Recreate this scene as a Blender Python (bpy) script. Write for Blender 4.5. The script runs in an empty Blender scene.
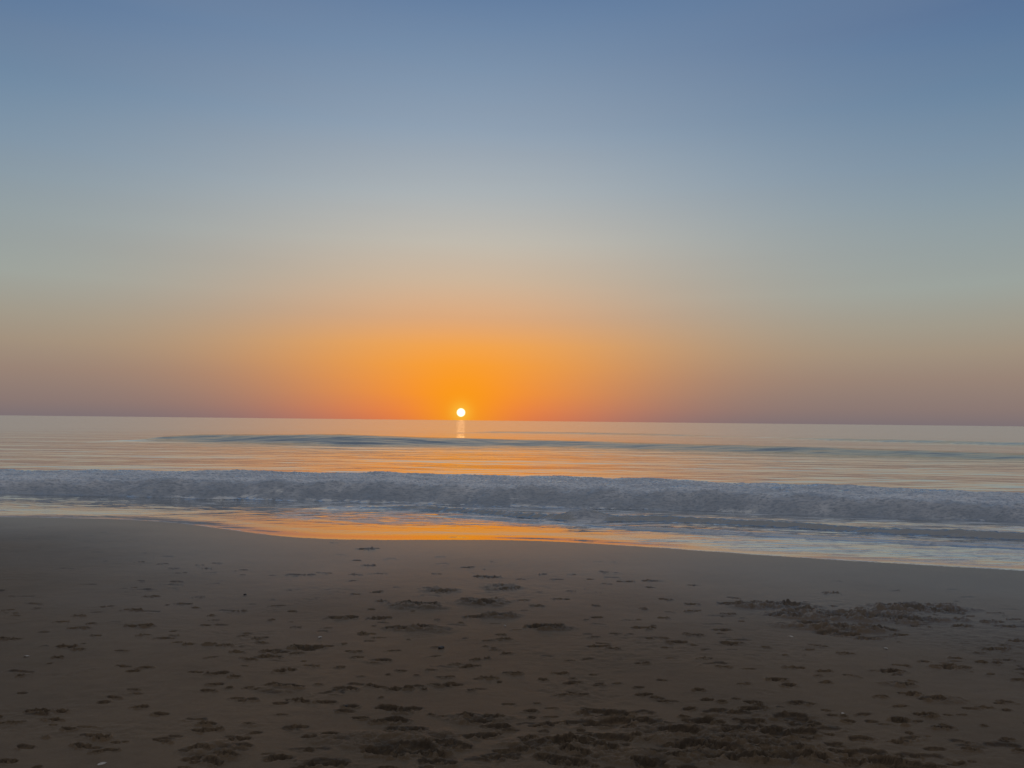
import bpy, math, random
import numpy as np
random.seed(4); rng = np.random.default_rng(4)
S = bpy.context.scene
COL = S.collection

# ------------------------------------------------------------------ camera
CZ = 2.40; FPX = 774.0; PITCH = math.radians(2.72); ROLL = math.radians(0.62)
cam_d = bpy.data.cameras.new('camera'); cam = bpy.data.objects.new('camera', cam_d); COL.objects.link(cam)
cam_d.sensor_width = 36.0; cam_d.lens = 36.0*FPX/1024.0; cam_d.clip_start = 0.05; cam_d.clip_end = 60000
from mathutils import Matrix, Vector
M3 = (Matrix.Rotation(math.pi/2 + PITCH, 3, 'X') @ Matrix.Rotation(ROLL, 3, 'Z'))
cam.matrix_world = Matrix.Translation((0, 0, CZ)) @ M3.to_4x4()
S.camera = cam
S.view_settings.view_transform = 'Standard'; S.view_settings.look = 'None'; S.view_settings.exposure = 0
S.render.resolution_x = 1024; S.render.resolution_y = 768

def ray(px, py):
    d = M3 @ Vector(((px-512)/FPX, (384-py)/FPX, -1.0))
    return d / d.y                                   # unit step forward

# ------------------------------------------------------------------ noise
_perm = rng.permutation(65536).astype(np.int64)
_ga = rng.random(65536)*2*np.pi
_gx = np.cos(_ga).astype(np.float32); _gy = np.sin(_ga).astype(np.float32)
def perlin(x, y, seed=0):
    x = np.asarray(x, np.float64); y = np.asarray(y, np.float64)
    xi = np.floor(x).astype(np.int64); yi = np.floor(y).astype(np.int64)
    xf = (x-xi).astype(np.float32); yf = (y-yi).astype(np.float32)
    u = xf*xf*xf*(xf*(xf*6-15)+10); v = yf*yf*yf*(yf*(yf*6-15)+10)
    def g(ix, iy, dx, dy):
        h = _perm[(_perm[(ix+seed*131) & 65535] + iy) & 65535]
        return _gx[h]*dx + _gy[h]*dy
    a = g(xi, yi, xf, yf); b = g(xi+1, yi, xf-1, yf)
    c = g(xi, yi+1, xf, yf-1); d = g(xi+1, yi+1, xf-1, yf-1)
    return 1.4*((a+(b-a)*u) + ((c+(d-c)*u)-(a+(b-a)*u))*v)
def fbm(x, y, o=4, seed=0, gain=.5):
    s = 0; a = 1.0; t = 0
    for k in range(o):
        s = s + a*perlin(x*2**k+7.3*k, y*2**k+3.1*k, seed+k); t += a; a *= gain
    return s/t
def sm(a, b, x):
    t = np.clip((x-a)/(b-a), 0, 1); return t*t*(3-2*t)

# ------------------------------------------------------------------ beach profile
def shore_y(x):
    return 18.75 - .12*np.asarray(x, float)
def sand_base(x, y):
    s = (shore_y(x) - y)*.993
    up = np.where(s < 5.0, .066*s, .33 + .029*(s-5.0))
    k = sm(5.2, 9.0, s); up = np.where((s > 4.9) & (s < 9.1), .066*s*(1-k) + (.33+.029*(s-5.0))*k, up)
    up = np.minimum(up, 1.6)
    return np.where(s < 0, np.maximum(.066*s, -1.6), up)
def hit_sand(px, py):
    d = ray(px, py)
    lo, hi = .5, 60.
    for _ in range(60):
        m = (lo+hi)/2
        if CZ + d.z*m > float(sand_base(d.x*m, m)): lo = m
        else: hi = m
    return d.x*lo, lo, float(sand_base(d.x*lo, lo))
def hit_z(px, py, z):
    d = ray(px, py); t = (z-CZ)/d.z
    return d.x*t, t
def line_fn(pts, z=None):
    P = sorted((hit_z(*p, z) if z is not None else hit_sand(*p)[:2]) for p in pts)
    X = np.array([p[0] for p in P]); Y = np.array([p[1] for p in P])
    sl = (Y[1]-Y[0])/(X[1]-X[0]); sr = (Y[-1]-Y[-2])/(X[-1]-X[-2])
    sl = np.clip(sl, -.2, .05); sr = np.clip(sr, -.25, .05)
    X = np.concatenate([[X[0]-400], X, [X[-1]+400]]); Y = np.concatenate([[Y[0]-400*sl], Y, [Y[-1]+400*sr]])
    # smooth (Catmull style) resample
    xs = np.linspace(X[1]-10, X[-2]+10, 400); ys = np.interp(xs, X, Y)
    k = np.hanning(31); k /= k.sum(); ys2 = np.convolve(np.pad(ys, 15, mode='edge'), k, 'valid')
    w = np.minimum(1, np.minimum(np.arange(400), np.arange(400)[::-1])/30.); ys = ys*(1-w)+ys2*w
    XX = np.concatenate([[X[0]], xs, [X[-1]]]); YY = np.concatenate([[Y[0]], ys, [Y[-1]]])
    return lambda x: np.interp(x, XX, YY)
EDGE = line_fn([(-60,517),(0,517),(60,518),(130,519.5),(180,523),(230,530),(270,536),(300,538.5),(340,540),(400,540),(450,540),(520,540),(560,541.5),(600,544),(700,551),(800,558),(900,564),(1024,571),(1100,576)])
BREAK = line_fn([(-60,497),(0,497),(130,497.5),(250,499),(340,500),(420,503),(512,506),(600,508),(690,510.5),(770,516),(850,521),(940,525),(1024,528),(1090,531)], .05)
SMALL = line_fn([(300,511),(380,511),(440,512.5),(490,518),(530,523),(570,527),(600,528),(640,528),(690,531),(776,538),(879,547),(1016,556),(1080,560)], .10)
THIN = line_fn([(420,519),(480,521),(534,526),(577,531),(616,536),(725,545),(800,551),(880,557),(1024,566)], .14)
FAR = line_fn([(-40,444),(60,444),(137,441),(200,442.5),(270,444.5),(340,446),(511,446.8),(600,449),(690,451.5),(760,453),(828,455.5),(920,458),(1016,461),(1090,463)], 0)
FAR2 = line_fn([(400,434),(500,433),(590,434.3),(680,436),(780,438.5),(870,441.5),(950,443.5),(1016,445.5),(1090,447)], 0)

# ------------------------------------------------------------------ materials
def lin(c):
    return tuple(((v/255)/12.92 if v/255 <= .04045 else ((v/255+.055)/1.055)**2.4) for v in c) + (1,)
class NT:
    def __init__(s, nt): s.nt = nt; nt.nodes.clear()
    def n(s, t, **kw):
        o = s.nt.nodes.new(t)
        for k, v in kw.items():
            if k.startswith('i_'):
                o.inputs[k[2:].replace('_', ' ')].default_value = v
            else: setattr(o, k, v)
        return o
    def l(s, a, b): s.nt.links.new(a, b)
    def math(s, op, a, b=None, c=None, clamp=False):
        o = s.n('ShaderNodeMath', operation=op); o.use_clamp = clamp
        for i, v in enumerate((a, b, c)):
            if v is None: continue
            if isinstance(v, (int, float)): o.inputs[i].default_value = v
            else: s.l(v, o.inputs[i])
        return o.outputs[0]
    def mapr(s, v, a, b, c=0., d=1., st='SMOOTHSTEP'):
        o = s.n('ShaderNodeMapRange'); o.interpolation_type = st
        s.l(v, o.inputs[0])
        for i, q in enumerate((a, b, c, d)): o.inputs[i+1].default_value = q
        return o.outputs[0]
    def mix(s, f, a, b):
        o = s.n('ShaderNodeMix', data_type='RGBA')
        for sock, v in ((o.inputs[0], f), (o.inputs[6], a), (o.inputs[7], b)):
            if isinstance(v, (int, float, tuple)): sock.default_value = v
            else: s.l(v, sock)
        return o.outputs[2]
    def noise(s, vec, scale, detail=3, rough=.5):
        o = s.n('ShaderNodeTexNoise'); o.inputs['Scale'].default_value = scale
        o.inputs['Detail'].default_value = detail; o.inputs['Roughness'].default_value = rough
        s.l(vec, o.inputs['Vector']); return o.outputs['Fac']
    def vscale(s, vec, sc):
        o = s.n('ShaderNodeMapping'); o.inputs['Scale'].default_value = sc; s.l(vec, o.inputs[0]); return o.outputs[0]
    def bump(s, h, strength, dist, nrm=None):
        o = s.n('ShaderNodeBump'); o.inputs['Strength'].default_value = strength; o.inputs['Distance'].default_value = dist
        s.l(h, o.inputs['Height'])
        if nrm is not None: s.l(nrm, o.inputs['Normal'])
        return o.outputs[0]
def mat(name):
    m = bpy.data.materials.new(name); m.use_nodes = True; return m, NT(m.node_tree)

# wet/dry sand
m_sand, T = mat('sand')
pos = T.n('ShaderNodeNewGeometry').outputs['Position']
wet = T.n('ShaderNodeAttribute', attribute_name='wet').outputs['Fac']
pit_shade = T.n('ShaderNodeAttribute', attribute_name='pit_shade').outputs['Fac']
n1 = T.noise(pos, .55, 5, .6); n2 = T.noise(pos, 320, 2, .6); n3 = T.noise(T.vscale(pos, (1, 1.6, 1)), 7, 5, .6)
c = T.mix(T.mapr(n1, .3, .7), (.112, .076, .043, 1), (.158, .106, .060, 1))
c = T.mix(T.mapr(n3, .35, .7, 0, .35), c, (.102, .068, .038, 1))
c = T.mix(T.mapr(n2, .30, .42, .75, 0), c, (.07, .055, .045, 1))
c = T.mix(T.mapr(n2, .60, .72, 0, .55), c, (.42, .36, .30, 1))
c = T.mix(T.math('MULTIPLY', pit_shade, .8), c, (.022, .017, .013, 1))  # shade of the hollows and creases, painted into the sand colour
c = T.mix(T.math('MULTIPLY', wet, .3), c, (.095, .066, .036, 1))
p = T.n('ShaderNodeBsdfPrincipled'); T.l(c, p.inputs['Base Color'])
T.l(T.mapr(wet, 0, 1, .55, .36, 'LINEAR'), p.inputs['Roughness'])
T.l(T.mapr(wet, 0, 1, 1.22, 1.75, 'LINEAR'), p.inputs['IOR'])
b1 = T.bump(n2, .35, .004); b2 = T.bump(T.noise(pos, 60, 4, .6), .35, .006, b1)
T.l(b2, p.inputs['Normal'])
o = T.n('ShaderNodeOutputMaterial'); T.l(p.outputs[0], o.inputs[0])

# sea water with foam
def water_mat(name):
    m, T = mat(name)
    pos = T.n('ShaderNodeNewGeometry').outputs['Position']
    foam = T.n('ShaderNodeAttribute', attribute_name='foam').outputs['Fac']
    film = T.n('ShaderNodeAttribute', attribute_name='film').outputs['Fac']
    dist = T.n('ShaderNodeVectorMath', operation='LENGTH'); T.l(pos, dist.inputs[0]); dist = dist.outputs['Value']
    # fine ripples, longer and wider with distance
    r1 = T.noise(T.vscale(pos, (.35, 1, 1)), 9.0, 3, .55)
    r2 = T.noise(T.vscale(pos, (.40, 1, 1)), 1.3, 4, .55)
    r3 = T.noise(T.vscale(pos, (.42, 1, 1)), .10, 4, .6)
    b = T.bump(r1, .16, .010)
    b = T.bump(r2, .30, .050, b)
    b = T.bump(r3, .6, .9, b)
    gnt = T.n('ShaderNodeNewGeometry').outputs['Normal']
    nm = T.n('ShaderNodeMix', data_type='VECTOR'); T.l(T.math('MULTIPLY', film, .9), nm.inputs[0]); T.l(b, nm.inputs[4]); T.l(gnt, nm.inputs[5]); b = nm.outputs[1]
    w = T.n('ShaderNodeBsdfPrincipled')
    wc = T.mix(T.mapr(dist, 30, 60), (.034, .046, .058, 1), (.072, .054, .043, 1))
    wc = T.mix(film, wc, (.10, .078, .06, 1))
    T.l(wc, w.inputs['Base Color']); face = T.n('ShaderNodeAttribute', attribute_name='face').outputs['Fac']
    T.l(T.math('MULTIPLY_ADD', face, -.19, 1.40), w.inputs['IOR'])
    rr = T.math('SUBTRACT', T.mapr(dist, 25, 150, .09, .165, 'LINEAR'), T.math('MULTIPLY', film, .055))
    T.l(rr, w.inputs['Roughness']); T.l(b, w.inputs['Normal'])
    gl = T.n('ShaderNodeBsdfGlossy'); gl.inputs[0].default_value = (.97, .97, .96, 1)
    T.l(rr, gl.inputs['Roughness']); T.l(b, gl.inputs['Normal'])
    wm = T.n('ShaderNodeMixShader')
    T.l(T.math('MULTIPLY', T.math('SUBTRACT', 1.0, face), T.math('MULTIPLY_ADD', film, -.24, T.mapr(dist, 20, 200, .66, .85, 'LINEAR'))), wm.inputs[0])
    T.l(w.outputs[0], wm.inputs[1]); T.l(gl.outputs[0], wm.inputs[2]); w = wm
    f = T.n('ShaderNodeBsdfPrincipled')
    fn = T.noise(T.vscale(pos, (.55, 1.5, 2.2)), 11, 7, .72); fl = T.noise(T.vscale(pos, (.42, 1.3, 1.6)), 3.4, 6, .66)
    fc = T.mix(T.mapr(fn, .36, .56), (.30, .36, .44, 1), (.98, .98, .98, 1))
    fc = T.mix(T.mapr(T.noise(T.vscale(pos, (.6, 1, 1)), .9, 3, .6), .36, .60, .45, 0), fc, (.24, .30, .39, 1))
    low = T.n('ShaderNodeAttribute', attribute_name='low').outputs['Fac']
    fc = T.mix(low, fc, (.20, .26, .33, 1))  # painted shade: lower foam face turned from the sky is tinted darker
    T.l(fc, f.inputs['Base Color']); f.inputs['Roughness'].default_value = .34; f.inputs['IOR'].default_value = 1.65
    T.l(T.bump(fn, .8, .05), f.inputs['Normal'])
    # foam coverage: attribute against a lacy noise
    lace = T.math('ADD', T.math('MULTIPLY', fl, .6), T.math('MULTIPLY', fn, .4))
    th = T.math('SUBTRACT', T.math('MULTIPLY', foam, 1.25), T.mapr(lace, .25, .75, 0., 1., 'LINEAR'))
    cov = T.mapr(th, -.10, .25, 0, .93)
    cov = T.math('MULTIPLY', cov, T.mapr(foam, .02, .2))
    mx = T.n('ShaderNodeMixShader'); T.l(cov, mx.inputs[0]); T.l(w.outputs[0], mx.inputs[1]); T.l(f.outputs[0], mx.inputs[2])
    o = T.n('ShaderNodeOutputMaterial'); T.l(mx.outputs[0], o.inputs[0])
    return m
m_water = water_mat('sea_water')

# ------------------------------------------------------------------ grid helper
def link_mesh(name, V, F, mats, attrs):
    me = bpy.data.meshes.new(name)
    me.vertices.add(len(V)); me.vertices.foreach_set('co', V.astype(np.float32).ravel())
    me.loops.add(F.size); me.loops.foreach_set('vertex_index', F.astype(np.int32).ravel())
    me.polygons.add(len(F)); me.polygons.foreach_set('loop_start', np.arange(0, F.size, 4, dtype=np.int32))
    me.polygons.foreach_set('use_smooth', np.ones(len(F), bool))
    for k, v in attrs.items():
        a = me.attributes.new(k, 'FLOAT', 'POINT'); a.data.foreach_set('value', v.astype(np.float32))
    me.materials.append(mats); me.update(calc_edges=True)
    ob = bpy.data.objects.new(name, me); COL.objects.link(ob); return ob
def quads(nr, nc):
    i = np.arange(nr*nc).reshape(nr, nc)
    return np.stack([i[:-1, :-1], i[:-1, 1:], i[1:, 1:], i[1:, :-1]], -1)
def cols(core, n, outer, no):
    e = core*np.exp(np.linspace(0, math.log(outer/core), no+1))[1:]
    return np.concatenate([-e[::-1], np.linspace(-core, core, n), e])

# ------------------------------------------------------------------ sand
rows = np.concatenate([np.linspace(-60, 1.6, 40), ])
ys = [1.8]
while ys[-1] < 22: ys.append(ys[-1] + max(.009, ys[-1]**2/(1.9*FPX)*.55))
ys2 = [22.]
while ys2[-1] < 60: ys2.append(ys2[-1]+.8)
R = np.concatenate([rows, ys, ys2[1:]])
C = cols(1.0, 1500, 60, 60)
YY = np.repeat(R[:, None], len(C), 1); W = .70*np.maximum(R, 1.2)+.9
XX = C[None, :]*W[:, None]
ZZ = sand_base(XX, YY)
ZZ += .018*fbm(XX*.35, YY*.45, 3, 11)*sm(0, 4, EDGE(XX)-YY)
dry = sm(1.0, 4.5, EDGE(XX)-YY)
lumpy = sm(-.05, .45, fbm(XX*.4, YY*.5, 3, 23))*dry
ZZ += .0035*fbm(XX*4, YY*5, 4, 31)*(.25+dry) + .013*fbm(XX*7, YY*12, 4, 37, .6)*lumpy
PIT_SHADE = np.zeros_like(ZZ)
Y1 = R
DZ = np.zeros_like(ZZ)

def stamp(x, y, a, b, rot, depth, churn=0., heel=False):
    """one trodden mark: hollow with pushed-up rim; churn adds broken clods"""
    rad = 1.8*max(a, b)
    r0, r1 = np.searchsorted(Y1, [y-rad, y+rad])
    if r1-r0 < 2: return
    w0 = .70*max(y, 1.2)+.9
    wm = .70*max(y-rad, 1.2)+.9; 
    c0, c1 = np.searchsorted(C, [min((x-rad)/wm, (x-rad)/w0)-.02, max((x+rad)/wm, (x+rad)/w0)+.02])
    if c1-c0 < 2: return
    sl = (slice(r0, r1), slice(c0, c1))
    X = XX[sl]-x; Y = YY[sl]-y
    cr, sr = math.cos(rot), math.sin(rot)
    U = (X*cr+Y*sr)/a; V = (-X*sr+Y*cr)/b
    wob = fbm(XX[sl]*7+x*3, YY[sl]*9, 3, 51)
    V = V + .25*wob*(1 if churn < .3 else 0)
    if heel: V = V*(1+.28*np.cos(U*3.1+.6)) + .18*U*U
    r = np.sqrt(U*U+V*V)*(1+.55*wob+.35*fbm(XX[sl]*21, YY[sl]*24, 2, 57))
    hollow = (1-sm(.72, 1.02, r))*(.15+1.05*sm(-.9, .8, Y/b))
    rim = np.exp(-((r-1.18)/.16)**2)*sm(-.1, .35, wob+.15)
    z = -depth*hollow*(1+.35*np.clip(U, -1, 1)*(1 if heel else 0) + .3*fbm(XX[sl]*16, YY[sl]*16, 2, 61)) + depth*.62*rim*(1+.9*wob)
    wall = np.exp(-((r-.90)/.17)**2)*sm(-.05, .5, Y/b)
    d = wall*.8  # painted shade on the far wall, the side facing the camera
    if churn:
        cl = np.abs(fbm(XX[sl]*13, YY[sl]*15, 4, 71))
        env = 1-sm(.6, 1.5, r)
        env = env*sm(-.35, .25, fbm(XX[sl]*5, YY[sl]*7, 3, 77)+.25*(1-r))
        cs = fbm(XX[sl]*11, YY[sl]*14, 4, 79, .6)
        z = z*(1-.75*churn) + churn*env*(.040*cs - .006 + .020*cl + .014*fbm(XX[sl]*24, YY[sl]*30, 3, 81))
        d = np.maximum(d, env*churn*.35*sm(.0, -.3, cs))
    DZ[sl] = np.where(np.abs(z) > np.abs(DZ[sl]), DZ[sl]*.4+z, DZ[sl]+z*.4)
    PIT_SHADE[sl] = np.maximum(PIT_SHADE[sl], d)

marks = []
def add(src, ox, oy, k, lst):
    for m in lst: marks.append((ox+m[0]/k, oy+m[1]/k, m[2]/k, m[3] if len(m) > 3 else 0))
# hollows and scuffs as seen on the sand: (x, y, width, churn)
add('a', 0, 600, 4, [(65,60,60),(20,155,110),(245,85,50),(320,110,90),(365,92,35),(315,60,45),(270,188,110),(315,200,50),(232,233,45),(495,268,75,.3),(585,272,60),(530,287,50),(535,36,85),(560,103,130),(570,140,60),(660,152,90,.3),(710,170,60),(755,178,45),(835,178,50),(895,183,85),(950,210,55),(1000,240,50),(780,293,65),(870,298,110),(940,310,45),(860,340,55),(830,365,60,.3),(150,447,120),(250,447,50),(35,492,110),(210,480,90,.2),(275,520,60,.2),(375,552,120),(480,572,90),(340,590,130,.3),(420,606,110),(830,497,70),(825,525,115),(955,555,85,.5),(970,585,75,.4),(790,600,110,.4),(900,630,110,.6),(850,655,90,.6),(30,645,90),(560,430,60,.3),(640,460,60,.3),(820,100,40,.0),(690,125,25)])
add('b', 256, 600, 4, [(350,68,160),(490,72,100,.4),(650,18,150,.7),(900,12,120,.9),(970,62,90,.7),(560,112,120,.5),(620,108,90,.5),(440,132,80,.2),(70,205,120,.5),(200,190,150,.4),(60,228,110),(385,205,80,.2),(550,200,60,.2),(515,240,70),(405,228,60),(120,285,110,.2),(220,265,80),(95,345,110,.7),(150,350,80,.6),(355,355,110,.4),(480,345,90),(580,355,110,.5),(760,308,75),(760,338,110,.3),(880,238,40),(930,310,60),(860,265,110,.25),(990,158,70,.2),(980,140,40),(1000,215,40),(170,400,100,.4),(280,408,70),(380,425,70,.4),(420,472,60),(580,440,180,.5),(540,486,160,.4),(720,460,80,.3),(840,465,90,.3),(890,490,120,.6),(950,465,90,.4),(600,520,160,.6),(210,550,90),(210,600,40),(160,510,120,.5),(80,635,110,.6),(280,655,200,.6),(465,605,60),(560,600,260,.55),(800,590,150,.7),(900,545,150,.6),(960,510,120,.7),(660,620,200,.6),(980,630,150,.8),(730,655,160,.6)])
add('c', 512, 600, 4, [(100,22,60,.3),(340,70,45),(335,22,30),(140,105,150,.6),(410,136,55),(525,112,110,.5),(525,35,30),(605,72,40),(725,18,70,.2),(725,45,90,.1),(870,15,90,.5),(720,138,80,.4),(840,116,75,.4),(660,170,100),(625,192,65),(885,175,110,.6),(345,188,85),(405,197,60),(515,255,85,.1),(770,235,60),(845,270,75,.2),(235,330,85,.1),(15,292,55),(125,316,35),(525,380,65),(605,406,40),(745,363,50),(780,403,50),(840,410,40),(965,412,90,.5),(955,437,100,.5),(75,443,55),(330,458,100,.2),(440,458,110,.5),(510,475,80,.4),(690,468,45),(465,512,80,.3),(60,556,90,.3),(215,568,160,.5),(320,550,80,.5),(380,590,160,.8),(470,553,110,.2),(710,538,70,.4),(895,522,110,.6),(760,585,140,.8),(590,613,80,.4),(655,630,90,.5),(850,600,140,.8),(920,640,120,.8),(990,640,120,.9),(980,580,110,.7),(160,640,140,.6),(230,660,170,.7),(30,610,140,.5),(530,655,140,.6),(250,610,120,.5),(120,500,110,.4),(985,485,60,.4)])
add('d', 768, 600, 4, [(60,22,150,.8),(170,45,150,.9),(260,65,140,.9),(80,65,150,.6),(180,90,140,.7),(290,105,130,.9),(240,130,110,.8),(330,140,130,.9),(400,155,110,.9),(520,25,170,.7),(620,42,160,.7),(480,75,170,.9),(570,80,130,.8),(640,82,90,.9),(460,118,110,.8),(530,140,70,.5),(600,100,90,.5),(740,45,110,.4),(780,105,90,.5),(910,52,70,.3),(900,88,100,.3),(970,105,110,.4),(985,78,80,.2),(1000,163,90),(910,195,110,.5),(945,180,60),(850,215,60,.2),(890,252,120,.2),(755,235,50),(740,270,150,.5),(625,248,40),(310,215,75,.2),(215,185,60,.1),(110,275,90,.3),(225,288,60,.2),(335,305,65,.3),(500,290,110,.6),(530,265,80,.3),(230,332,45,.2),(35,320,90,.4),(80,345,60,.4),(550,345,75,.5),(570,378,80,.5),(670,400,110,.6),(125,415,100,.6),(90,458,70,.2),(280,465,90,.3),(325,488,50),(625,462,100,.5),(690,512,100,.6),(20,520,110,.7),(60,545,130,.7),(150,555,100,.7),(150,600,110,.7),(280,612,90,.6),(40,640,140,.9),(540,660,260,.5),(180,645,150,.8),(350,655,110,.5),(1010,605,50),(520,570,110,.25),(450,390,80,.1),(960,240,80,.3),(810,600,60,.1),(180,500,80,.5),(1000,318,60,.1)])
add('e', 100, 540, 3.41, [(137,75,30),(212,82,50),(250,97,45),(275,112,50),(335,87,40),(395,80,50),(365,98,30),(485,103,45),(487,119,18),(265,140,45),(137,137,22),(115,160,35),(172,190,60),(685,118,90,.2),(765,112,60),(875,70,40),(920,87,50),(870,118,50,.2),(965,115,35),(800,10,45),(915,30,80),(870,187,40),(940,180,35),(285,216,75),(325,230,30),(115,237,75),(600,225,50),(655,243,30),(585,270,25),(380,256,25),(470,240,60),(670,295,45),(830,265,110,.2),(545,335,60,.15),(20,225,60),(860,140,35),(960,210,50,.2),(925,238,25)])
add('f', 360, 540, 3.012, [(240,50,35),(25,75,45),(322,82,45),(230,103,40),(385,112,75,.8),(255,157,70,.5),(190,195,90,.6),(365,190,80,.9),(450,148,70,.4),(490,182,45,.7),(530,200,45,.3),(428,228,65,.9),(340,232,70,.5),(610,177,65),(560,263,100,.6),(435,300,50,.2),(590,118,45),(640,105,35),(690,118,30),(745,132,35),(795,125,60,.3),(880,123,60,.2),(875,143,25),(1000,137,30),(635,153,25),(735,97,40),(485,118,30),(715,200,20),(925,180,50),(1000,195,45,.2),(710,234,30),(855,207,18),(545,103,40),(60,102,40),(55,157,35),(60,186,40)])
add('g', 680, 570, 2.977, [(40,45,35),(450,67,65),(155,83,50),(145,103,70,.4),(210,107,60,.3),(40,122,60),(40,103,40),(145,130,60),(780,100,90,.2),(125,177,50,.3),(640,60,40,.0)])
for (px, py, w, ch) in marks:
    x, y, z = hit_sand(px, py)
    a = .5*w*y/FPX*1.04
    foot = ch < .15 and a > .07
    b = max(.026, min(a*.36, .070)) if ch < .35 else max(.035, min(a*.45, .13))
    rot = random.uniform(-.22, .22)
    dep = (.020 + .0010*y if ch < .5 else .024 + .0010*y)*min(1.15, .5+a*4)
    if a > .06:
        n = random.choice((2, 3)) if ch < .35 else random.choice((3, 4, 5))
        for k in range(n):                 # ball, heel and slipped edges of one print
            f = (k+.5)/n*2-1
            stamp(x+f*a*.72+random.uniform(-.1, .1)*a, y+f*a*.72*math.tan(rot)+random.uniform(-.5, .5)*b, a*random.uniform(.30, .55), b*random.uniform(.5, .95), rot+random.uniform(-.5, .5), dep*random.uniform(.45, 1.1), 0 if ch < .1 else ch*random.uniform(.5, 1), random.random() < .5)
        if ch > .5: stamp(x, y, a, b, rot, dep*.4, ch, False)
    else: stamp(x, y, a, b, rot, dep, ch, foot)
def patch(px, py, w, h, amp):
    """a stretch of kicked-up sand: overlapping clods, creases and small pits"""
    x, y, z = hit_sand(px, py); a = .5*w*y/FPX; b = .5*h*y*y/(1.9*FPX)
    r0, r1 = np.searchsorted(Y1, [y-1.6*b, y+1.6*b]); sl = slice(r0, r1)
    rr = np.sqrt(((XX[sl]-x)/a)**2+((YY[sl]-y)/b)**2)*(1+.6*fbm(XX[sl]*2.2, YY[sl]*2.8, 4, 301))
    m = 1-sm(.55, 1.15, rr)
    n1 = fbm(XX[sl]*5, YY[sl]*7, 4, 303, .6); rd = 1-np.abs(fbm(XX[sl]*9, YY[sl]*12, 4, 305, .6))*3
    DZ[sl] += m*amp*(n1*.9+.35*np.clip(rd, -1, 1)+.15)
    PIT_SHADE[sl] = np.maximum(PIT_SHADE[sl], m*.55*sm(.05, -.35, n1))  # low spots between clods get painted shade
for q in [(775,606,110,9,.055),(822,615,120,12,.06),(850,628,95,10,.06),(878,612,100,9,.05),(925,608,110,10,.055),(905,619,110,10,.05),(800,626,70,8,.035),
          (415,606,60,9,.04),(484,602,60,9,.045),(505,587,50,7,.04),(440,590,50,7,.035),(425,628,60,8,.035),(500,615,50,7,.04),(555,628,50,6,.035),
          (400,740,150,26,.030),(545,745,120,22,.030),(690,735,150,26,.035),(750,752,150,30,.035),(640,758,140,22,.03),(810,758,120,24,.03),(215,752,70,22,.03),(475,718,70,12,.03),(280,690,60,12,.02),(900,685,40,8,.03),(945,700,50,10,.025)]:
    patch(*q)
for i in range(430):                      # fine scuffs and part prints that fill the walked ground
    px = random.uniform(-20, 1044); py = 560+230*random.random()**.8
    x, y, z = hit_sand(px, py)
    if y > float(EDGE(x))-1.6 or (px < 330 and random.random() < .45) or (px > 620 and py < 600): continue
    stamp(x, y, random.uniform(.018, .06), random.uniform(.012, .030), random.uniform(-.4, .4), random.uniform(.006, .016), random.choice((0, 0, .3)), False)
# the trodden ground just outside the frame, and faint older marks between the clear ones
for i in range(300):
    y = random.uniform(2.0, 15.5); x = random.uniform(-1.25, 1.25)*(.70*y+.9)
    if y > float(EDGE(x))-1.7: continue
    inside = abs(x) < .66*y and y > 4
    u = random.random()
    if inside:
        d = random.uniform(.003, .009); a = random.uniform(.04, .13)
    else:
        d = random.uniform(.010, .026); a = random.uniform(.09, .16)
    stamp(x, y, a, a*random.uniform(.35, .6), random.uniform(-.6, .6), d, (.0 if u < .5 else random.uniform(.1, .4)) if inside else u*.5, True)
for i in range(60):                       # scuffed patch near the bottom right of centre
    px = random.gauss(730, 95); py = random.uniform(712, 800)
    x, y, z = hit_sand(px, py)
    stamp(x, y, random.uniform(.05, .13), random.uniform(.04, .08), random.uniform(-.6, .6), random.uniform(.012, .028), random.uniform(.2, .7))
clods = sm(.12, .5, fbm(XX*1.1, YY*1.4, 3, 83))*dry*sm(14, 4, YY)
DZ += clods*.010*fbm(XX*14, YY*18, 3, 87)
ZZ += DZ
def sand_z(x, y):
    r = int(np.searchsorted(R, y)); c = int(np.searchsorted(C, x/W[r])); return float(ZZ[r, c])
WET = 1-sm(.3, 7.5, EDGE(XX)-YY + .9*fbm(XX*.5, YY*.7, 3, 91))
F = quads(len(R), len(C)).reshape(-1, 4)
sand = link_mesh('sand_beach', np.stack([XX, YY, ZZ], -1).reshape(-1, 3), F, m_sand, {'wet': WET.ravel(), 'pit_shade': PIT_SHADE.ravel()})
sand['kind'] = 'structure'

# ------------------------------------------------------------------ sea
ys = [8.0]
while ys[-1] < 33: ys.append(ys[-1]+.028)
while ys[-1] < 26000: ys.append(ys[-1] + max(.03, ys[-1]**2/(CZ*FPX)*.22))
R = np.array(ys); C = cols(.80, 1250, 12, 50)
YY = np.repeat(R[:, None], len(C), 1); XX = C[None, :]*(R[:, None]+2)
def wave(line, h, rise, back, warp=.15, ws=.25, seed=0, face_pow=1.):
    t = YY-line(XX)+warp*fbm(XX*ws, YY*ws*.5, 3, seed)
    f = sm(0, rise, t)**face_pow * np.exp(-np.maximum(t-rise, 0)/back)
    return h*f, t
near = YY < 60
breakh = .49 + .10*perlin(XX*.22, XX*0+3.3, 5) + .07*perlin(XX*.9, YY*.5, 6)
zb, tb = wave(BREAK, breakh, 1.1, 17, .5, .55, 101)
zb *= (1-sm(7.2, 12, tb+.6*fbm(XX*.4, YY*.4, 2, 107)))
hs = .12*sm(-6.0, -2.0, XX)*(.85+.3*perlin(XX*.5, XX*0, 7))
zs, ts = wave(SMALL, hs, .30, .8, .14, .8, 111)
hx, hy = hit_z(583, 526, .1)
hump = np.exp(-((XX-hx)/.42)**2)
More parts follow.
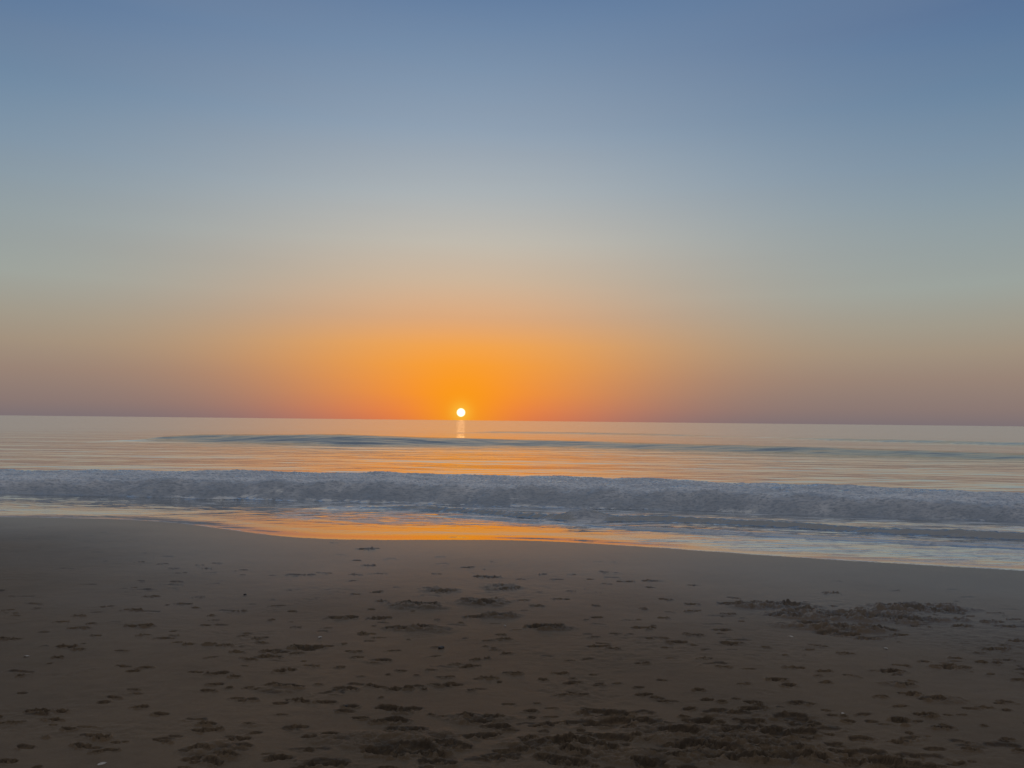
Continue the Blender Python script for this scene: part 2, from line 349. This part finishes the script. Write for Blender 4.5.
zs += hump*(.17+.09*fbm(XX*3, YY*4, 4, 225, .6))*sm(-.1, .25, ts)*np.exp(-np.maximum(ts-.3, 0)/.5)
zt, tt = wave(THIN, .045*sm(-2.5, 0, XX)*(.6+.8*np.clip(.5+perlin(XX*.4, XX*0+9, 8), 0, 1)), .14, .5, .12, .9, 121)
def px_at(x, y): return 512+FPX*x/y
PX = px_at(XX, YY)
hf = np.interp(PX, [60, 130, 200, 340, 430, 511, 690, 828, 1016, 1200], [0, .12, .62, .92, .70, .56, .48, .45, .36, .32])
zf, tf = wave(FAR, hf, 7.0, 6.0, .8, .05, 131)
h2 = np.interp(PX, [430, 500, 590, 680, 760, 850, 950, 1100], [0, .3, .36, .25, .12, .30, .34, .34])
z2, t2 = wave(FAR2, h2, 7, 10, 2, .03, 141)
# ambient chop, long crested along the shore
amp = sm(14, 30, YY)
chop = .024*amp*fbm(XX*.20, YY*.40, 3, 151)*(YY < 1500) + .016*amp*fbm(XX*.45, YY*1.5, 3, 155)*(YY < 200)
inner = sm(.5, 0, tb)                                   # shoreward of the breaker
rip = .014*fbm(XX*1.2, YY*3.0, 4, 161)*(YY < 40)*inner + .020*fbm(XX*2.2, YY*6, 4, 165, .6)*(YY < 40)*inner
foamz = np.clip(sm(-.05, .3, tb)*(1-sm(6.5, 10, tb)), 0, 1)
turb = (.095*fbm(XX*.9, YY*1.1, 4, 171, .6) + .06*np.abs(fbm(XX*2.6, YY*4.5, 4, 175, .6)) + .055*fbm(XX*5, YY*9, 4, 177, .65))*foamz
Zw = zb+zs+zt+zf+z2+chop+rip+turb - .01
e = YY-EDGE(XX)+.05*fbm(XX*1.3, YY*1.3, 3, 181)+.03*fbm(XX*6, YY*6, 2, 183)
e0 = np.interp(PX, [0, 200, 330, 540, 700], [.2, .6, .5, .5, .5]); sr_ = np.interp(PX, [0, 200, 330, 540, 700], [.042, .035, .027, .027, .034])
Zs = sand_base(XX, YY)+.004*sm(-.02, .35, e)+np.clip(e-e0, 0, 6)*sr_*sm(0, 1, e-e0) + np.interp(PX, [0, 200, 300, 560, 700], [.005, .004, .0005, .0010, .008])*fbm(XX*1.1, YY*6, 3, 187)*sm(0, 1, e)
zs = zs+.050*np.abs(fbm(XX*1.8, YY*6, 4, 221, .65))*sm(-.1, .05, ts)*sm(.7, .3, ts)*(PX > 330)
zst = (zs+zt)*sm(.1, .8, e)+np.interp(PX, [0, 220, 300, 540, 680], [.014, .012, .0085, .0085, .014])*(fbm(XX*1.0, YY*2.8, 4, 189)*sm(.5, 3.0, e)+.75*sm(.2, 2.0, e))
k = .05
hh = np.clip(.5+.5*((Zw)-(Zs+zst))/k, 0, 1)
Zc = (Zs+zst)*(1-hh)+Zw*hh+k*hh*(1-hh)
Zc = np.where(YY < 40, np.maximum(Zc, sand_base(XX, YY)+.003*sm(-.02, .2, e)), Zc)
filmw = np.clip(1-sm(.0, .12, Zw-(Zs))+0, 0, 1)*sm(.0, .6, 6-e)*(1-sm(-.3, .05, ts)*sm(300, 400, PX))
# foam cover
PXc = PX
side = np.interp(PXc, [0, 170, 260, 330, 520, 600, 700, 1024], [.26, .26, .24, .16, .12, .30, .40, .42])
FO = foamz*(.60+.40*sm(.1, .7, tb)-.36*sm(.9, 4.5, tb)+.75*fbm(XX*.7, YY*1.1, 4, 203))
FO = np.maximum(FO, inner*sm(.0, .5, e)*side*(1+.7*fbm(XX*.8, YY*1.6, 3, 191)))
FO = np.maximum(FO, inner*.36*sm(2.4, .1, np.abs(tb+1.2))*(1+.6*fbm(XX*.7, YY*1.5, 3, 193))*np.interp(PXc, [0, 1024], [.9, 1.]))
FO = np.maximum(FO, .7*hump*sm(-.1, .1, ts)*sm(1.2, .4, ts))
FO = np.maximum(FO, .55*np.exp(-((ts-.35)/.22)**2)*sm(-1, 1, XX)*(.5+perlin(XX*2, YY*2, 195)))
edgeline = np.exp(-((e-.07)/.055)**2)*np.interp(PXc, [0, 250, 300, 540, 620, 1024], [.75, .75, .15, .12, .7, .9])*(.8+.5*perlin(XX*3, YY*3, 197))
FO = np.maximum(FO, edgeline)
e2 = np.exp(-((e-.9-.5*perlin(XX*.5, XX*0+2, 198))/.10)**2)*.40*(.4+perlin(XX*1.5, YY*1.5, 199)); FO = np.maximum(FO, e2*sm(1, 0, filmw*0))
FO = np.maximum(FO, .34*sm(.5, .9, fbm(XX*.10, YY*.5, 3, 201)+.45)*np.exp(-((tf+6)/7)**2)*(PX > 150))
FO = np.maximum(FO, inner*sm(1.7, 3.0, e)*np.interp(PX, [200, 300, 620, 720], [0, .62, .62, 0])*(.75+.9*fbm(XX*.9, YY*2.6, 4, 231, .6)))
FO *= 1-.35*sm(-.10, .0, ts)*sm(.38, .25, ts)*(1-hump)*sm(330, 420, PX)
stk = fbm(XX*.55+.3*YY, YY*4.2, 4, 211, .6)
FO = np.maximum(FO, sm(-.05, .35, stk)*.55*sm(.1, .4, e)*sm(4.5, 3., e)*np.interp(PX, [0, 200, 300, 560, 700, 1024], [.7, .6, .30, .32, .9, 1.]))
FO = np.clip(FO, 0, 1)
Q = quads(len(R), len(C))
keep = (e[:-1, :-1] > 0) & (e[1:, 1:] > 0) & (e[:-1, 1:] > 0) & (e[1:, :-1] > 0)
def face(a): return a[:-1, :-1]
cls = np.zeros(Q.shape[:2], int)
cls[(face(tf) > -.6) & (face(tf) < 14) & (face(PX) > 110) & (face(YY) > 45)] = 3
cls[(face(t2) > -1) & (face(t2) < 16) & (face(PX) > 440) & (face(YY) > 90) & (cls == 0)] = 4
cls[(face(tb) > -.15) & (face(tb) < 11) & (face(YY) < 45)] = 1
cls[(face(ts) > -.06) & (face(ts) < 1.1) & (face(PX) > 330) & (cls == 0) & (face(YY) < 30)] = 2
V = np.stack([XX, YY, Zc], -1).reshape(-1, 3)
fo = FO.ravel(); fi = (filmw*np.interp(PX, [0, 200, 280, 600, 760], [.5, .6, 1, 1, .3])).ravel()
FC = np.clip(.88*sm(-.5, 1.0, tf)*sm(9.0, 6.6, tf)*sm(.1, .4, hf)+.6*sm(-.5, 1, t2)*sm(8, 5, t2)*sm(.1, .3, h2)+.55*sm(-.08, .02, ts)*sm(.45, .25, ts)*sm(300, 420, PX), 0, 1).ravel()
LOW_SHADE = (sm(-.1, .1, tb)*sm(1.7, .15, tb+.75*fbm(XX*1.1, YY*1.6, 4, 207, .6))*.72 + .55*hump*sm(-.1, .1, ts)*sm(1, .4, ts)).clip(0, 1).ravel()  # mask for shade painted low on the breaker, plus the darker hump
def sub(name, mask):
    f = Q[mask]; u, inv = np.unique(f, return_inverse=True)
    return link_mesh(name, V[u], inv.reshape(-1, 4), m_water, {'foam': fo[u], 'film': fi[u], 'face': FC[u], 'low': LOW_SHADE[u]})
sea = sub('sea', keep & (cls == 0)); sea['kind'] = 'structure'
def thing(o, label, cat, group=None):
    o['label'] = label; o['category'] = cat
    if group: o['group'] = group
thing(sub('breaking_wave', keep & (cls == 1)), 'broad bank of broken blue-grey foam rolling in along the whole shore', 'wave')
thing(sub('shore_wave', keep & (cls == 2)), 'low dark ripple with a foamy hump between the foam bank and wet sand', 'wave')
thing(sub('swell_wave', keep & (cls == 3)), 'smooth dark unbroken swell behind the foam bank, under the sun', 'wave')
thing(sub('swell_wave', keep & (cls == 4)), 'faint thin distant swell closest to the horizon on the right', 'wave')

# ------------------------------------------------------------------ shells and pebbles
import bmesh
def simple_mat(name, a, b, sc, rough):
    m, T = mat(name); pos = T.n('ShaderNodeTexCoord').outputs['Object']
    n = T.noise(pos, sc, 4, .6); c = T.mix(T.mapr(n, .35, .65), a, b)
    p = T.n('ShaderNodeBsdfPrincipled'); T.l(c, p.inputs['Base Color']); p.inputs['Roughness'].default_value = rough
    T.l(T.bump(n, .4, .002), p.inputs['Normal'])
    o = T.n('ShaderNodeOutputMaterial'); T.l(p.outputs[0], o.inputs[0]); return m
m_shell = simple_mat('shell', (.35, .31, .26, 1), (.62, .57, .50, 1), 90, .45)
m_peb = simple_mat('dark_pebble', (.02, .018, .016, 1), (.05, .045, .04, 1), 60, .5)
m_pebl = simple_mat('pale_pebble', (.38, .33, .28, 1), (.60, .55, .48, 1), 60, .55)
def shell_mesh(name, L):
    """ribbed fan shell: domed half valve with a scalloped rim and a hinge"""
    bm = bmesh.new(); nr, na = 9, 45; G = []
    for i in range(nr+1):
        r = i/nr; row = []
        for j in range(na+1):
            th = math.radians(-72+144*j/na)
            rib = math.cos(j/na*math.pi*22)
            rr = L*r*(1+.025*rib*r)*(1-.12*abs(math.sin(th)))
            z = .36*L*math.sin(math.pi*min(1, r*.93+.06))*math.cos(th)**.5*(1-.15*r) + .012*L*rib*r
            row.append(bm.verts.new((rr*math.sin(th), rr*math.cos(th)-L*.5, max(z, 0)*.9)))
        G.append(row)
    for i in range(nr):
        for j in range(na):
            try: bm.faces.new((G[i][j], G[i][j+1], G[i+1][j+1], G[i+1][j]))
            except ValueError: pass
    bmesh.ops.remove_doubles(bm, verts=bm.verts, dist=L*.001)
    for s in (-1, 1):                                     # hinge ears
        v = [bm.verts.new(p) for p in ((0, -L*.52, .05*L), (s*.2*L, -L*.52, .02*L), (s*.17*L, -L*.36, .09*L), (0, -L*.40, .10*L))]
        bm.faces.new(v)
    r = bmesh.ops.solidify(bm, geom=bm.faces[:], thickness=L*.035)
    me = bpy.data.meshes.new(name); bm.to_mesh(me); bm.free()
    for p in me.polygons: p.use_smooth = True
    me.materials.append(m_shell); return me
def pebble_mesh(name, L, m, seed):
    rr = random.Random(seed)
    bm = bmesh.new(); bmesh.ops.create_icosphere(bm, subdivisions=4, radius=.5)
    k = [(rr.uniform(-1, 1), rr.uniform(-1, 1), rr.uniform(-1, 1), rr.uniform(0, 6)) for _ in range(7)]
    for v in bm.verts:
        d = 1+sum(.055*math.sin(4*(a*v.co.x+b*v.co.y+c*v.co.z)*2+e) for a, b, c, e in k)
        v.co *= d; v.co.x *= L; v.co.y *= L*.72; v.co.z *= L*.50
    me = bpy.data.meshes.new(name); bm.to_mesh(me); bm.free()
    for p in me.polygons: p.use_smooth = True
    me.materials.append(m); return me
items = [
 ('seashell', 27, 657, .028, 's', 'tiny pale shell on bare smooth sand at far left, below the left footprints'),
 ('seashell', 102, 765, .026, 's', 'small whitish shell at the bottom edge of the sand, lower left below the deep footprints'),
 ('seashell', 320, 637, .032, 's', 'small bright shell chip left of centre, just above a long row of scuffed prints'),
 ('seashell', 886, 649, .030, 's', 'lone pale shell standing on clear sand just below the kicked-up patch on the right'),
 ('seashell', 791, 636, .030, 's', 'pale shell fragment left of and below the kicked-up patch of sand'),
 ('seashell', 843, 714, .022, 's', 'tiny shell speck low on the right, among faint scuffs below the footprints'),
 ('pebble', 441, 648, .055, 'd', 'dark lump of stone casting a small shadow on smooth sand near the middle'),
 ('pebble', 245, 595, .040, 'd', 'small dark stone with a pale rim alone on upper left sand near the wet strip'),
 ('pebble', 346, 705, .028, 'd', 'small dark stone in scuffed sand at the lower middle left'),
 ('pebble', 505, 626, .024, 'p', 'tiny pale stone on disturbed sand right of the churned prints at centre'),
]
for i, (nm, px, py, L, kd, lab) in enumerate(items):
    x, y, z = hit_sand(px, py)
    me = shell_mesh(nm, L) if kd == 's' else pebble_mesh(nm, L, m_peb if kd == 'd' else m_pebl, i)
    o = bpy.data.objects.new(nm, me); COL.objects.link(o)
    R_ = None
    o.location = (x, y, 0); o.rotation_euler = (random.uniform(-.15, .25), random.uniform(-.2, .2), random.uniform(0, 6.28))
    o['label'] = lab; o['category'] = nm; o['group'] = 'shells scattered on the sand' if kd == 's' else 'stones scattered on the sand'
    o['_L'] = L
# seat them on the real surface
dg = bpy.context.evaluated_depsgraph_get(); dg.update()
for o in list(COL.objects):
    if '_L' in o:
        L = o['_L']; del o['_L']
        ok, loc, *_ = sand.ray_cast(Vector((o.location.x, o.location.y, 5)), Vector((0, 0, -1)))
        o.location.z = (loc.z if ok else 0) + (.10*L if o.name.startswith('pebble') else 0)

# ------------------------------------------------------------------ sun and sky
sd = ray(461, 412.5); sd.normalize()
sun_el = math.asin(sd.z); sun_az = math.atan2(sd.x, sd.y)
SL = bpy.data.lights.new('sun', 'SUN'); so = bpy.data.objects.new('sun', SL); COL.objects.link(so)
SL.energy = .0008; SL.angle = math.radians(.65); SL.color = (1, .50, .16)
so.rotation_euler = (-sd).to_track_quat('-Z', 'Y').to_euler()
w = bpy.data.worlds.new('World'); S.world = w; w.use_nodes = True
T = NT(w.node_tree)
dirv = T.n('ShaderNodeTexCoord').outputs['Generated']
sep = T.n('ShaderNodeSeparateXYZ'); T.l(dirv, sep.inputs[0])
el = T.math('MULTIPLY', T.math('ARCSINE', sep.outputs['Z']), 180/math.pi)
az = T.math('ARCTAN2', sep.outputs['X'], sep.outputs['Y'])
da = T.math('ABSOLUTE', T.math('MULTIPLY', T.math('SUBTRACT', az, sun_az), 180/math.pi))
daw = T.math('MINIMUM', da, T.math('SUBTRACT', 360., da))
wg = T.math('POWER', math.e, T.math('MULTIPLY', T.math('POWER', T.math('DIVIDE', daw, T.math('MULTIPLY_ADD', T.math('MAXIMUM', el, 0.), .68, 11.8)), 2), -1))
def ramp(stops, scale=45.):
    t = T.math('DIVIDE', el, scale, clamp=True)
    o = T.n('ShaderNodeValToRGB'); T.l(t, o.inputs[0]); cr = o.color_ramp; cr.interpolation = 'LINEAR'
    while len(cr.elements) > 1: cr.elements.remove(cr.elements[0])
    for i, (e_, c_) in enumerate(stops):
        el_ = cr.elements[0] if i == 0 else cr.elements.new(e_/scale)
        el_.position = e_/scale; el_.color = lin(c_)
    return o.outputs[0]
mid = ramp([(0, (238,126,62)), (.8, (248,136,56)), (2, (254,149,44)), (4, (254,161,52)), (5.5, (247,168,80)), (7.5, (224,172,126)), (10.3, (208,184,158)), (13, (196,190,178)), (16.5, (174,182,186)), (21, (145,163,182)), (26, (119,144,173)), (30, (97,125,162)), (45, (142,145,152))])
sid = ramp([(0, (126,114,117)), (1, (140,122,117)), (3, (154,134,121)), (4.8, (163,148,130)), (6.5, (162,157,143)), (9, (157,166,161)), (12.5, (144,160,166)), (17, (119,145,168)), (21, (96,128,160)), (25.5, (78,109,150)), (45, (142,145,152))])
bak = ramp([(0, (92,88,94)), (8, (116,110,114)), (18, (128,127,134)), (45, (142,145,152))])
c = T.mix(wg, sid, mid)
c = T.mix(T.mapr(daw, 38, 110), c, bak)
hz = T.noise(T.vscale(dirv, (2.2, 2.2, 22)), 1.0, 3, .5)
c = T.mix(T.mapr(hz, .3, .7, 0, .045), c, lin((150,132,126)))
# haze glow right round the sun
dt = T.n('ShaderNodeVectorMath', operation='DOT_PRODUCT'); T.l(dirv, dt.inputs[0]); dt.inputs[1].default_value = sd
ang = T.math('MULTIPLY', T.math('ARCCOSINE', T.math('MINIMUM', dt.outputs['Value'], 1.)), 180/math.pi)
g1 = T.math('POWER', math.e, T.math('MULTIPLY', T.math('POWER', T.math('DIVIDE', ang, 3.2), 2), -1))
c = T.mix(T.math('MULTIPLY', g1, .75), c, lin((255,160,12)))
g2 = T.math('POWER', math.e, T.math('MULTIPLY', T.math('POWER', T.math('DIVIDE', ang, .75), 2), -1))
c = T.mix(T.math('MULTIPLY', g2, .6), c, lin((255,205,70)))
disc = T.mapr(ang, .25, .345, 1, 0)
c = T.mix(disc, c, (2.6, 1.8, 1.15, 1))
sky = T.n('ShaderNodeTexSky'); sky.sky_type = 'NISHITA'; sky.sun_disc = False
sky.sun_elevation = sun_el; sky.sun_rotation = sun_az; sky.dust_density = 3
bg1 = T.n('ShaderNodeBackground'); T.l(c, bg1.inputs[0]); bg1.inputs[1].default_value = 1.0
bg2 = T.n('ShaderNodeBackground'); T.l(sky.outputs[0], bg2.inputs[0]); bg2.inputs[1].default_value = .05
mx = T.n('ShaderNodeMixShader'); mx.inputs[0].default_value = .05
T.l(bg1.outputs[0], mx.inputs[1]); T.l(bg2.outputs[0], mx.inputs[2])
o = T.n('ShaderNodeOutputWorld'); T.l(mx.outputs[0], o.inputs[0])
w.cycles.sampling_method = 'MANUAL'; w.cycles.sample_map_resolution = 4096
